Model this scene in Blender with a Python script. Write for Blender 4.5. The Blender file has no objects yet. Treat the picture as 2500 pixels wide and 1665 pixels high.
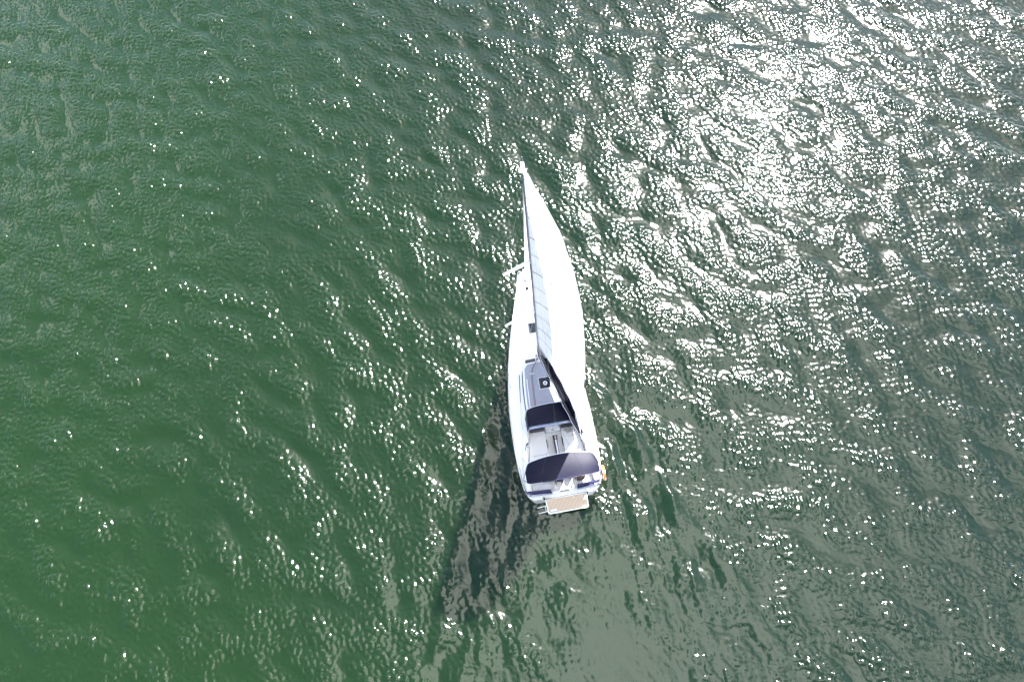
import bpy, bmesh, math, random
import numpy as np
from mathutils import Matrix, Vector

random.seed(4)
RAD = math.radians
S = bpy.context.scene
COL = S.collection

# ---------------------------------------------------------------- camera
CAM_H, PITCH, ROLL = 33.245, 1.1852, 0.2055
cam_d = bpy.data.cameras.new('camera')
cam_d.sensor_width = 36.0
cam_d.lens = 24.02
cam_d.clip_start = 0.5
cam_d.clip_end = 8000
cam = bpy.data.objects.new('camera', cam_d)
COL.objects.link(cam)
fw = Vector((0, math.cos(PITCH), -math.sin(PITCH)))
up0 = Vector((0, math.sin(PITCH), math.cos(PITCH)))
rt0 = Vector((1, 0, 0))
up = up0 * math.cos(ROLL) + rt0 * math.sin(ROLL)
rt = rt0 * math.cos(ROLL) - up0 * math.sin(ROLL)
m = Matrix((rt, up, -fw)).transposed().to_4x4()
m.translation = (0, 0, CAM_H)
cam.matrix_world = m
S.camera = cam

# ---------------------------------------------------------------- sky and sun
SUN_AZ, SUN_EL = RAD(35.5), RAD(54.0)          # azimuth measured from +Y towards +X
sun_dir = Vector((math.sin(SUN_AZ) * math.cos(SUN_EL), math.cos(SUN_AZ) * math.cos(SUN_EL), math.sin(SUN_EL)))
W = bpy.data.worlds.new('World')
S.world = W
W.use_nodes = True
nt = W.node_tree
nt.nodes.clear()
out = nt.nodes.new('ShaderNodeOutputWorld')
bg = nt.nodes.new('ShaderNodeBackground')
sky = nt.nodes.new('ShaderNodeTexSky')
sky.sky_type = 'NISHITA'
sky.sun_disc = False
sky.sun_elevation = SUN_EL
sky.sun_rotation = SUN_AZ
sky.air_density = 1.0
sky.dust_density = 1.3
sky.ozone_density = 1.0
# broken pale cloud cover over the whole sky
tc = nt.nodes.new('ShaderNodeTexCoord')
cn = nt.nodes.new('ShaderNodeTexNoise')
cn.inputs['Scale'].default_value = 1.7
cn.inputs['Detail'].default_value = 5.0
cn.inputs['Roughness'].default_value = 0.60
cr = nt.nodes.new('ShaderNodeValToRGB')
cr.color_ramp.elements[0].position = 0.515
cr.color_ramp.elements[0].color = (0, 0, 0, 1)
cr.color_ramp.elements[1].position = 0.60
cr.color_ramp.elements[1].color = (1, 1, 1, 1)
mixc = nt.nodes.new('ShaderNodeMix')
mixc.data_type = 'RGBA'
CLOUD = (15.3, 15.6, 15.2, 1)
mixc.inputs['B'].default_value = CLOUD
cm = nt.nodes.new('ShaderNodeMapping')
cm.inputs['Location'].default_value = (19.5259, 5.2034, 13.1199)
nt.links.new(tc.outputs['Generated'], cm.inputs['Vector'])
nt.links.new(cm.outputs['Vector'], cn.inputs['Vector'])
nt.links.new(cn.outputs['Fac'], cr.inputs['Fac'])
nt.links.new(cr.outputs['Color'], mixc.inputs['Factor'])
nt.links.new(sky.outputs['Color'], mixc.inputs['A'])
nt.links.new(mixc.outputs['Result'], bg.inputs['Color'])
bg.inputs['Strength'].default_value = 0.078
nt.links.new(bg.outputs['Background'], out.inputs['Surface'])

sl = bpy.data.lights.new('sun', 'SUN')
sl.energy = 5.0
sl.angle = RAD(0.53)
sl.color = (1.0, 0.98, 0.96)
sun = bpy.data.objects.new('sun', sl)
COL.objects.link(sun)
sun.rotation_euler = sun_dir.to_track_quat('Z', 'Y').to_euler()

vs = S.view_settings
vs.view_transform = 'Standard'
vs.look = 'None'
vs.gamma = 1.0
vs.use_curve_mapping = False
vs.exposure = 2.25
S.cycles.use_denoising = True
S.cycles.denoiser = 'OPENIMAGEDENOISE'
S.cycles.max_bounces = 8
S.cycles.transparent_max_bounces = 8
S.cycles.caustics_reflective = False
S.cycles.caustics_refractive = False
S.cycles.sample_clamp_indirect = 6.0


# ---------------------------------------------------------------- materials
def mat(name, col, rough=0.5, metal=0.0, spec=0.5, noise=0.0, nscale=6.0, bump=0.0, bscale=60.0, coat=0.0):
    M_ = bpy.data.materials.new(name)
    M_.use_nodes = True
    n = M_.node_tree.nodes
    l = M_.node_tree.links
    b = n['Principled BSDF']
    b.inputs['Base Color'].default_value = (*col, 1)
    b.inputs['Roughness'].default_value = rough
    b.inputs['Metallic'].default_value = metal
    b.inputs['Specular IOR Level'].default_value = spec
    b.inputs['Coat Weight'].default_value = coat
    t = n.new('ShaderNodeTexCoord')
    if noise > 0:
        nz = n.new('ShaderNodeTexNoise')
        nz.inputs['Scale'].default_value = nscale
        nz.inputs['Detail'].default_value = 6
        l.new(t.outputs['Object'], nz.inputs['Vector'])
        mx = n.new('ShaderNodeMix')
        mx.data_type = 'RGBA'
        mx.inputs['A'].default_value = (*[c * (1 - noise) for c in col], 1)
        mx.inputs['B'].default_value = (*[min(1, c * (1 + noise)) for c in col], 1)
        l.new(nz.outputs['Fac'], mx.inputs['Factor'])
        l.new(mx.outputs['Result'], b.inputs['Base Color'])
    if bump > 0:
        nb = n.new('ShaderNodeTexNoise')
        nb.inputs['Scale'].default_value = bscale
        nb.inputs['Detail'].default_value = 3
        l.new(t.outputs['Object'], nb.inputs['Vector'])
        bp = n.new('ShaderNodeBump')
        bp.inputs['Strength'].default_value = bump
        bp.inputs['Distance'].default_value = 0.01
        l.new(nb.outputs['Fac'], bp.inputs['Height'])
        l.new(bp.outputs['Normal'], b.inputs['Normal'])
    return M_


GEL = mat('white_gelcoat', (0.80, 0.80, 0.80), 0.28, noise=0.05, nscale=3)
DECKW = mat('white_nonskid', (0.78, 0.78, 0.77), 0.6, noise=0.04, nscale=5, bump=0.15, bscale=140)
GREY = mat('grey_nonskid', (0.30, 0.31, 0.37), 0.65, noise=0.10, nscale=9, bump=0.2, bscale=140)
LIDW = mat('seat_gelcoat', (0.70, 0.69, 0.70), 0.5, noise=0.05, nscale=4)
FLOORW = mat('cockpit_sole', (0.72, 0.71, 0.72), 0.6, noise=0.07, nscale=7)
NAVY = mat('navy_canvas', (0.0030, 0.0030, 0.0165), 0.45, spec=0.20, noise=0.15, nscale=30, bump=0.25, bscale=220)
NAVYC = mat('navy_cushion', (0.022, 0.022, 0.085), 0.6, noise=0.15, nscale=20)
BAND = mat('pale_canvas_edge', (0.22, 0.25, 0.36), 0.6)
VINYL = mat('clear_vinyl', (0.55, 0.57, 0.66), 0.15)
GLASS = mat('smoked_acrylic', (0.010, 0.012, 0.022), 0.06, spec=0.7)
BLUEGL = mat('blue_acrylic', (0.008, 0.009, 0.024), 0.12, spec=0.6)
STEEL = mat('stainless_steel', (0.72, 0.72, 0.74), 0.18, metal=1.0)
ALU = mat('anodised_mast', (0.42, 0.41, 0.48), 0.38, metal=0.75, noise=0.06, nscale=4)
SPRW = mat('white_spar', (0.80, 0.80, 0.79), 0.35)
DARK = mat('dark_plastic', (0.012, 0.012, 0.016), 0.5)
ROPEW = mat('pale_rope', (0.45, 0.44, 0.46), 0.85, noise=0.2, nscale=60)
ROPED = mat('dark_rope', (0.06, 0.045, 0.06), 0.85, noise=0.3, nscale=60)
ROPER = mat('red_rope', (0.30, 0.07, 0.07), 0.85, noise=0.3, nscale=60)
TEAK = mat('teak', (0.62, 0.48, 0.36), 0.65, noise=0.16, nscale=14)
CAULK = mat('caulk', (0.30, 0.23, 0.17), 0.8)
WOODD = mat('dark_wood', (0.075, 0.045, 0.05), 0.5, noise=0.2, nscale=20)
ORANGE = mat('orange_foam', (0.62, 0.11, 0.025), 0.55, noise=0.05)
WHITEM = mat('white_mark', (0.75, 0.75, 0.78), 0.6)
BOOT = mat('tan_rubbing_strake', (0.48, 0.38, 0.28), 0.5)
SKIN = mat('skin', (0.50, 0.29, 0.20), 0.5)
HAIR = mat('brown_hair', (0.085, 0.05, 0.032), 0.6, noise=0.3, nscale=60)
CLOTHN = mat('navy_clothing', (0.014, 0.014, 0.030), 0.85, noise=0.2, nscale=20)
CLOTHG = mat('dark_brown_clothing', (0.05, 0.035, 0.035), 0.85, noise=0.2, nscale=20)
CLOTHW = mat('white_clothing', (0.70, 0.70, 0.70), 0.85)


def sail_material():
    M_ = bpy.data.materials.new('sail_cloth')
    M_.use_nodes = True
    n = M_.node_tree.nodes
    l = M_.node_tree.links
    n.clear()
    o = n.new('ShaderNodeOutputMaterial')
    d = n.new('ShaderNodeBsdfDiffuse')
    t = n.new('ShaderNodeBsdfTranslucent')
    mx = n.new('ShaderNodeMixShader')
    d.inputs['Color'].default_value = (0.80, 0.80, 0.82, 1)
    t.inputs['Color'].default_value = (0.76, 0.76, 0.79, 1)
    mx.inputs[0].default_value = 0.34
    c = n.new('ShaderNodeTexCoord')
    nz = n.new('ShaderNodeTexNoise')
    nz.inputs['Scale'].default_value = 1.2
    nz.inputs['Detail'].default_value = 5
    bp = n.new('ShaderNodeBump')
    bp.inputs['Strength'].default_value = 0.15
    bp.inputs['Distance'].default_value = 0.03
    l.new(c.outputs['Object'], nz.inputs['Vector'])
    l.new(nz.outputs['Fac'], bp.inputs['Height'])
    l.new(bp.outputs['Normal'], d.inputs['Normal'])
    l.new(d.outputs[0], mx.inputs[1])
    l.new(t.outputs[0], mx.inputs[2])
    l.new(mx.outputs[0], o.inputs['Surface'])
    return M_


SAIL = sail_material()
SEAM = mat('sail_seam', (0.22, 0.22, 0.25), 0.8)


def water_material():
    M_ = bpy.data.materials.new('green_sea_water')
    M_.use_nodes = True
    n = M_.node_tree.nodes
    l = M_.node_tree.links
    b = n['Principled BSDF']
    c = n.new('ShaderNodeTexCoord')
    nz = n.new('ShaderNodeTexNoise')          # slow noise that loosens the edge of the tone gradient
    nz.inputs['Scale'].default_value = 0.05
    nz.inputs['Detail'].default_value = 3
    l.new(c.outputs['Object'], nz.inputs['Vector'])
    # greener left, darker slate right: dimming around the sun glint painted into the colour
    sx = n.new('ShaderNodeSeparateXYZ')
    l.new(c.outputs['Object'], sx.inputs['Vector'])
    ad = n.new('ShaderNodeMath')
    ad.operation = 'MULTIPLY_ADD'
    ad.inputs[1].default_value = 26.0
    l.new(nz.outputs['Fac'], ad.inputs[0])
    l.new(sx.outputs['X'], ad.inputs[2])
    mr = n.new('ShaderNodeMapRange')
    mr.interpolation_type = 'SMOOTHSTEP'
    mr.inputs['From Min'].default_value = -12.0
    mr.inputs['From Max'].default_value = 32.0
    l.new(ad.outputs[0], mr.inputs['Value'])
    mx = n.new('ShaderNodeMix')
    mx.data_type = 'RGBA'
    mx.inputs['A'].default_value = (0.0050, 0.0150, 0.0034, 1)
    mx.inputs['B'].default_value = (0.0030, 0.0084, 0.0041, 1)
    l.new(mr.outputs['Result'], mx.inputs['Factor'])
    n.remove(b)
    sss = n.new('ShaderNodeSubsurfaceScattering')
    sss.falloff = 'BURLEY'
    sss.inputs['Scale'].default_value = 1.0
    sss.inputs['Radius'].default_value = (4.0, 7.0, 5.5)
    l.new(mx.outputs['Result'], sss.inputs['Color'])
    gl = n.new('ShaderNodeBsdfAnisotropic')
    gl.distribution = 'GGX'
    gl.inputs['Roughness'].default_value = 0.108
    fr = n.new('ShaderNodeFresnel')
    fr.inputs['IOR'].default_value = 1.48
    ms = n.new('ShaderNodeMixShader')
    l.new(fr.outputs['Fac'], ms.inputs[0])
    df = n.new('ShaderNodeBsdfDiffuse')
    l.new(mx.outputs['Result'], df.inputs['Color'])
    body = n.new('ShaderNodeMixShader')
    body.inputs[0].default_value = 0.42
    l.new(sss.outputs[0], body.inputs[1])
    l.new(df.outputs[0], body.inputs[2])
    l.new(body.outputs[0], ms.inputs[1])
    l.new(gl.outputs[0], ms.inputs[2])
    l.new(ms.outputs[0], n['Material Output'].inputs['Surface'])
    # ripples too fine for the mesh
    mp = n.new('ShaderNodeMapping')
    mp.inputs['Rotation'].default_value = (0, 0, RAD(-42))
    mp.inputs['Scale'].default_value = (1.0, 0.6, 1.0)
    l.new(c.outputs['Object'], mp.inputs['Vector'])
    n1 = n.new('ShaderNodeTexNoise')
    n1.inputs['Scale'].default_value = 5.5
    n1.inputs['Detail'].default_value = 0.6
    n1.inputs['Roughness'].default_value = 0.55
    l.new(mp.outputs['Vector'], n1.inputs['Vector'])
    b1 = n.new('ShaderNodeBump')
    b1.inputs['Strength'].default_value = 1.0
    b1.inputs['Distance'].default_value = 0.008
    l.new(n1.outputs['Fac'], b1.inputs['Height'])
    for q in (sss, gl, fr, df):
        l.new(b1.outputs['Normal'], q.inputs['Normal'])
    return M_, b1


WATER, WBUMP = water_material()

# ---------------------------------------------------------------- boat frame
BX, BY, YAW, HEEL = 0.928, 4.949, -0.0336, 0.0078
B = Matrix.Translation((BX, BY, 0)) @ Matrix.Rotation(YAW, 4, 'Z') @ Matrix.Rotation(HEEL, 4, 'Y')

# ---------------------------------------------------------------- water
def build_water():
    dx = 0.056
    x0, x1, y0, y1 = -34.5, 38.0, -8.5, 50.0
    nx, ny = int((x1 - x0) / dx), int((y1 - y0) / dx)
    rng = np.random.default_rng(23)
    kx = 2 * np.pi * np.fft.fftfreq(nx, dx)[None, :]
    ky = 2 * np.pi * np.fft.fftfreq(ny, dx)[:, None]
    k = np.sqrt(kx ** 2 + ky ** 2)
    k[0, 0] = 1e-6
    th = np.arctan2(ky, kx)

    def field(kp, klo, khi, direction, spread, power=4.0, base=0.05):
        D = np.abs(np.cos((th - direction) / 1.0)) ** spread + base
        amp = np.sqrt(k ** (-power) * D) * np.exp(-(kp / k) ** 4) * np.exp(-(k / khi) ** 4) * (1 - np.exp(-(k / klo) ** 4))
        amp[0, 0] = 0
        ph = rng.standard_normal((ny, nx)) + 1j * rng.standard_normal((ny, nx))
        H = amp * ph
        h = np.fft.ifft2(H).real
        gx = np.fft.ifft2(1j * kx * H).real
        gy = np.fft.ifft2(1j * ky * H).real
        s = math.sqrt((gx ** 2 + gy ** 2).mean())
        dX = np.fft.ifft2(-1j * kx / k * H).real
        dY = np.fft.ifft2(-1j * ky / k * H).real
        return h / s, dX / s, dY / s

    WD = RAD(40)
    Lg = field(2 * np.pi / 3.2, 0.3, 2 * np.pi / 0.9, WD, 3.0, 4.2)
    Sh = field(2 * np.pi / 0.44, 3.0, 2 * np.pi / 0.17, WD, 2.4, 3.5, 0.17)
    X, Y = np.meshgrid(x0 + dx * np.arange(nx), y0 + dx * np.arange(ny))
    # boat coordinates of every grid point
    cy_, sy_ = math.cos(YAW), math.sin(YAW)
    bx = (X - BX) * cy_ + (Y - BY) * sy_
    by = -(X - BX) * sy_ + (Y - BY) * cy_
    # gusts: patches of slightly rougher and calmer water
    G = field(2 * np.pi / 14.0, 0.1, 2 * np.pi / 5.0, WD, 0.2, 4.0, 0.6)[0]
    G = G / G.std()
    gust = 1 + 0.14 * np.clip(G, -2, 2)
    # calm slick left behind the keel and rudder
    aft = np.clip((0.6 - by) / 2.0, 0, 1)
    aft = aft * aft * (3 - 2 * aft)
    cen = 0.35 + 0.11 * np.maximum(-by, 0)
    wid = 1.5 + 0.10 * np.maximum(-by, 0)
    slick = aft * np.exp(-((bx - cen) / wid) ** 4)
    hw = np.interp(by, [-0.5, 0, 0.6, 2.5, 4.5, 6.5, 8.7, 10.9, 11.6, 12], [0, 1.5, 1.8, 1.95, 1.9, 1.63, 1.1, 0.5, 0.05, 0])
    vee = np.clip((-(np.abs(bx) * math.cos(RAD(22.6)) - (11.4 - by) * math.sin(RAD(22.6)))) / 1.5, 0, 1) * np.clip((7.0 - by) / 4.0, 0, 1)
    arm = np.zeros_like(bx)
    for sgn in (1, -1):
        d_ = sgn * bx * math.cos(RAD(22.8)) - (11.4 - by) * math.sin(RAD(22.8))
        arm = np.maximum(arm, np.exp(-((d_ + 0.4) / 0.9) ** 2) * np.clip((7.5 - by) / 3.0, 0, 1) * np.clip((by + 16) / 8, 0, 1) * (1.0 if sgn > 0 else 0.6))
    lnorm = Lg[0] / Lg[0].std()
    crest = np.clip(1 + 0.48 * lnorm, 0.25, 2.1)     # small ripples ride on the crests
    sm = gust * crest * (1 - 0.36 * vee) * (1 - 0.5 * slick) * (1 - 0.4 * arm)
    AL, AS = 0.10, 0.225
    h = AL * Lg[0] * (1 - 0.30 * slick) + AS * Sh[0] * sm
    dX = 0.8 * (AL * Lg[1] + AS * Sh[1] * sm)
    dY = 0.8 * (AL * Lg[2] + AS * Sh[2] * sm)
    # bow and stern wave trains, one arm each side
    for sgn in (1, -1):
        for (ax, ay, ang, A, lo) in ((0.0, 11.4, 22.8, 0.25, 4.8), (1.45, 1.6, 23.5, 0.09, 1.6)):
            sx = sgn * bx - ax
            s_ = ay - by
            ca, sa = math.cos(RAD(ang)), math.sin(RAD(ang))
            along = s_ * ca + sx * sa
            wob = 0.16 * np.sin(along * 0.9 + 2 * sgn) + 0.09 * np.sin(along * 2.3 + sgn) + 0.05 * np.sin(along * 5.1)
            d = sx * ca - s_ * sa + wob
            env = np.clip((along - lo) / 4.0, 0, 1) * np.exp(-np.maximum(along, 0) / 26.0) * (1.0 if sgn > 0 else 0.7)
            env = env * (0.72 + 0.28 * np.sin(along * 1.9 + 1.3 * sgn))
            wo = 0.21 + 0.005 * np.maximum(along, 0)
            for (off, a_) in ((0.0, 1.0), (-0.75, -0.5), (-1.6, 0.55), (-2.2, -0.25), (-3.1, 0.35)):
                e_ = d - off + 0.25 * off * np.sin(along * 0.5 + off)*0.3
                ww = np.where(e_ > 0, wo, 2.0 * wo) * (1 + 0.25 * abs(off))
                h = h + A * a_ * env * np.exp(-(e_ / ww) ** 2)
            # shorter feathers between the arm and the hull
            inn = np.exp(-((d + 1.6) / (0.8 + 0.05 * np.maximum(along, 0))) ** 2) * env
            h = h + 0.16 * A * inn * np.cos(2 * np.pi * (d * 0.92 + along * 0.30) / 0.62 + 2.2 * np.sin(along * 0.8))
    # edge of the detailed patch fades to the plain far sea
    e = np.minimum.reduce([X - x0, x1 - dx - X, Y - y0, y1 - dx - Y])
    f = np.clip(e / 2.5, 0, 1)
    f = f * f * (3 - 2 * f)
    f[0, :] = f[-1, :] = 0
    f[:, 0] = f[:, -1] = 0
    # keep the surface below the waterline inside the hull
    inside = (np.abs(bx) < hw - 0.25) & (by > 0.3) & (by < 11.2)
    Z = h * f
    Z[inside] = np.minimum(Z[inside], 0.0)
    co = np.stack([X + dX * f, Y + dY * f, Z], -1).reshape(-1, 3)
    i = (np.arange(ny - 1)[:, None] * nx + np.arange(nx - 1)[None, :]).ravel()
    quads = np.stack([i, i + 1, i + nx + 1, i + nx], -1)
    # far sheet: a ring of strips out to the horizon
    FAR = 5000.0
    gx_ = np.array([-FAR, x0, x0 + dx * (nx - 1), FAR])
    gy_ = np.array([-FAR, y0, y0 + dx * (ny - 1), FAR])
    base = len(co)
    extra = np.array([(a, b_, 0.0) for b_ in gy_ for a in gx_])
    c0, c1, c2, c3 = 0, nx - 1, (ny - 1) * nx + nx - 1, (ny - 1) * nx
    idm = {5: c0, 6: c1, 10: c2, 9: c3}
    ring = []
    for r in range(3):
        for q in range(3):
            if r == 1 and q == 1:
                continue
            ids = [r * 4 + q, r * 4 + q + 1, (r + 1) * 4 + q + 1, (r + 1) * 4 + q]
            ring.append([base + v for v in ids])
    co = np.concatenate([co, extra])
    quads = np.concatenate([quads, np.array(ring)])
    me = bpy.data.meshes.new('water')
    me.vertices.add(len(co))
    me.vertices.foreach_set('co', co.astype(np.float32).ravel())
    me.loops.add(len(quads) * 4)
    me.loops.foreach_set('vertex_index', quads.astype(np.int32).ravel())
    me.polygons.add(len(quads))
    me.polygons.foreach_set('loop_start', (np.arange(len(quads)) * 4).astype(np.int32))
    me.polygons.foreach_set('use_smooth', np.ones(len(quads), dtype=bool))
    me.update(calc_edges=True)
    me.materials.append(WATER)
    o = bpy.data.objects.new('water', me)
    COL.objects.link(o)
    o['kind'] = 'structure'
    o['label'] = 'green rippled open water with sun glitter'
    return o


build_water()


# ---------------------------------------------------------------- mesh helpers
class MB:
    def __init__(self):
        self.v, self.f = [], []

    def add(self, vs_, fs):
        o = len(self.v)
        self.v += [tuple(p) for p in vs_]
        self.f += [tuple(i + o for i in q) for q in fs]
        return self

    def box(self, a, b, bev=0.0):
        bm = bmesh.new()
        bmesh.ops.create_cube(bm, size=1.0)
        for v in bm.verts:
            v.co = Vector([(a[i] + b[i]) / 2 + v.co[i] * (b[i] - a[i]) for i in range(3)])
        if bev > 0:
            bmesh.ops.bevel(bm, geom=list(bm.edges), offset=bev, segments=2, profile=0.6, affect='EDGES')
        bm.verts.index_update()
        self.add([v.co for v in bm.verts], [[v.index for v in f.verts] for f in bm.faces])
        bm.free()
        return self

    def tube(self, pts, r, n=8, closed=False, r2=None):
        pts = [Vector(p) for p in pts]
        N = len(pts)
        vs_, fs = [], []
        prev = None
        for i, p in enumerate(pts):
            if closed:
                t = pts[(i + 1) % N] - pts[i - 1]
            else:
                t = pts[min(i + 1, N - 1)] - pts[max(i - 1, 0)]
            t.normalize()
            if prev is None:
                a = Vector((0, 0, 1)) if abs(t.z) < 0.9 else Vector((0, 1, 0))
                u = t.cross(a).normalized()
            else:
                u = (prev - t * prev.dot(t)).normalized()
            prev = u
            w = t.cross(u)
            rr = r if r2 is None else r + (r2 - r) * i / max(1, N - 1)
            for k in range(n):
                an = 2 * math.pi * k / n
                vs_.append(p + u * (rr * math.cos(an)) + w * (rr * math.sin(an)))
        for i in range(N if closed else N - 1):
            for k in range(n):
                a, b = i * n + k, i * n + (k + 1) % n
                c, d = ((i + 1) % N) * n + (k + 1) % n, ((i + 1) % N) * n + k
                fs.append((a, b, c, d))
        if not closed:
            fs.append(tuple(range(n))[::-1])
            fs.append(tuple((N - 1) * n + k for k in range(n)))
        return self.add(vs_, fs)

    def grid(self, rows, thick=0.0, tdir=(0, 0, -1)):
        """rows: list of equal-length point rows; optional closed thickness"""
        R_, C_ = len(rows), len(rows[0])
        vs_ = [Vector(p) for r in rows for p in r]
        fs = [(i * C_ + j, i * C_ + j + 1, (i + 1) * C_ + j + 1, (i + 1) * C_ + j) for i in range(R_ - 1) for j in range(C_ - 1)]
        if thick:
            n = len(vs_)
            t = Vector(tdir) * thick
            vs_ += [v + t for v in vs_]
            fs += [tuple(reversed([q + n for q in f])) for f in fs]
            rim = [j for j in range(C_)] + [i * C_ + C_ - 1 for i in range(1, R_)] + \
                  [(R_ - 1) * C_ + j for j in range(C_ - 2, -1, -1)] + [i * C_ for i in range(R_ - 2, 0, -1)]
            for a, b in zip(rim, rim[1:] + rim[:1]):
                fs.append((b, a, a + n, b + n))
        return self.add(vs_, fs)

    def prism(self, poly, z0, z1):
        n = len(poly)
        vs_ = [(x, y, z0) for x, y in poly] + [(x, y, z1) for x, y in poly]
        fs = [tuple(range(n))[::-1], tuple(range(n, 2 * n))] + [(i, (i + 1) % n, n + (i + 1) % n, n + i) for i in range(n)]
        return self.add(vs_, fs)

    def lathe(self, prof, c, n=20):
        vs_, fs = [], []
        for r, z in prof:
            for k in range(n):
                a = 2 * math.pi * k / n
                vs_.append((c[0] + r * math.cos(a), c[1] + r * math.sin(a), c[2] + z))
        for i in range(len(prof) - 1):
            for k in range(n):
                fs.append((i * n + k, i * n + (k + 1) % n, (i + 1) * n + (k + 1) % n, (i + 1) * n + k))
        fs.append(tuple((len(prof) - 1) * n + k for k in range(n)))
        return self.add(vs_, fs)

    def build(self, name, material, parent=None, smooth=False, offset=None):
        me = bpy.data.meshes.new(name)
        me.from_pydata(self.v, [], self.f)
        bm = bmesh.new()
        bm.from_mesh(me)
        bmesh.ops.recalc_face_normals(bm, faces=bm.faces)
        bm.to_mesh(me)
        bm.free()
        me.materials.append(material)
        if smooth:
            me.polygons.foreach_set('use_smooth', [True] * len(me.polygons))
            me.set_sharp_from_angle(angle=RAD(40))
        o = bpy.data.objects.new(name, me)
        COL.objects.link(o)
        if parent is not None:
            o.parent = parent
        return o


def thing(name, label, cat, loc=(0, 0, 0), group=None):
    """an Empty standing in the boat's own frame"""
    o = bpy.data.objects.new(name, None)
    COL.objects.link(o)
    o.empty_display_size = 0.2
    o.matrix_world = B @ Matrix.Translation(loc)
    o['label'] = label
    o['category'] = cat
    if group:
        o['group'] = group
    return o


def smooth_path(pts, n=6):
    """Catmull-Rom through the points"""
    P = [Vector(p) for p in pts]
    P = [P[0] * 2 - P[1]] + P + [P[-1] * 2 - P[-2]]
    res = []
    for i in range(1, len(P) - 2):
        for k in range(n):
            t = k / n
            a, b, c, d = P[i - 1], P[i], P[i + 1], P[i + 2]
            res.append(0.5 * ((2 * b) + (c - a) * t + (2 * a - 5 * b + 4 * c - d) * t * t + (3 * b - a - 3 * c + d) * t ** 3))
    res.append(P[-2])
    return res


boat = thing('sailboat', 'white sailing yacht under a full white mainsail with navy canvas canopies', 'sailboat')

# ---------------------------------------------------------------- hull and deck
YS = [0.0, 0.10, 0.30, 0.58, 1.46, 2.45, 3.45, 4.47, 5.5, 6.54, 7.6, 8.67, 9.76, 10.88, 11.35, 11.55, 11.63]
BS = [1.42, 1.60, 1.75, 1.83, 1.93, 1.965, 1.955, 1.91, 1.79, 1.625, 1.395, 1.115, 0.80, 0.48, 0.33, 0.20, 0.03]


def beam(y):
    return float(np.interp(y, YS, BS))


def sheer(y):
    return 1.18 + 0.32 * max(0, y / 11.6) ** 1.5


ys_f = sorted(set([round(v, 3) for v in np.linspace(0, 11.63, 60)] + YS))
rows = []
for y in ys_f:
    b, z = beam(y), sheer(y)
    fl = float(np.interp(y, [0, 4, 9, 11.63], [0.93, 0.95, 0.80, 0.35]))
    keel = float(np.interp(y, [0, 1.5, 5, 9, 11.2, 11.63], [-0.02, -0.28, -0.5, -0.42, -0.1, 0.1]))
    half = [(b, z), (b * (0.35 + 0.65 * (0.65 + 0.35 * fl)), z * 0.62), (b * (0.5 + 0.5 * fl) * 0.985, z * 0.3), (b * fl, 0.02), (b * fl * 0.75, keel * 0.55), (b * fl * 0.35, keel * 0.92), (0, keel)]
    full = [(-x, z_) for x, z_ in half] + [(x, z_) for x, z_ in reversed(half[:-1])]
    rows.append([(x, y, z_) for x, z_ in full])
h = MB().grid(rows)
n = len(rows[0])
# transom, open in the middle down to the platform
h.add(rows[0], [tuple([0, 1, 2, 3, 4, 5, 6])])
b0 = rows[0]
h.add([b0[0], (-1.00, 0, b0[0][2]), (-1.00, 0, 0.40), (1.10, 0, 0.40), (1.10, 0, b0[0][2]), b0[-1], b0[-2], b0[-3], b0[-4], b0[-5], b0[-6], b0[6], b0[5], b0[4], b0[3], b0[2], b0[1]],
      [tuple(range(17))])
hull = h.build('hull', GEL, boat, True)
hull.data.polygons.foreach_set('use_smooth', [True] * len(hull.data.polygons))

for s in (-1, 1):
    MB().tube([(s * (beam(y) + 0.004), y, sheer(y) + 0.012) for y in ys_f[1:-1]], 0.009, 6).build('toe_rail', BOOT, boat, True)

# deck with the cockpit well and the platform recess left open
def well(y):
    if 0.26 < y < 3.42:
        return float(np.interp(y, [0.26, 0.6, 1.5, 3.42], [1.42, 1.46, 1.42, 1.12]))
    return 0.0


ysd = sorted(set(ys_f + [0.259, 0.261, 3.419, 3.421, 0.18, 0.02]))
for s in (-1, 1):
    d = MB()
    seg = []
    for (lo, hi) in ((0.0, 0.259), (0.261, 3.419), (3.421, 11.63)):
        rr = []
        for y in ysd:
            if lo <= y <= hi:
                i0 = well(y) if lo == 0.261 else (1.03 if (lo == 0.0 and y < 0.15) else 0.0)
                bb = beam(y) - 0.003
                z = sheer(y)
                rr.append([(s * (i0 + (bb - i0) * t), y, z + 0.05 * (1 - ((i0 + (bb - i0) * t) / 2.0) ** 2)) for t in (0, 0.25, 0.5, 0.75, 1)])
        d.grid(rr)
    d.build('deck', DECKW, boat, True)

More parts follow.
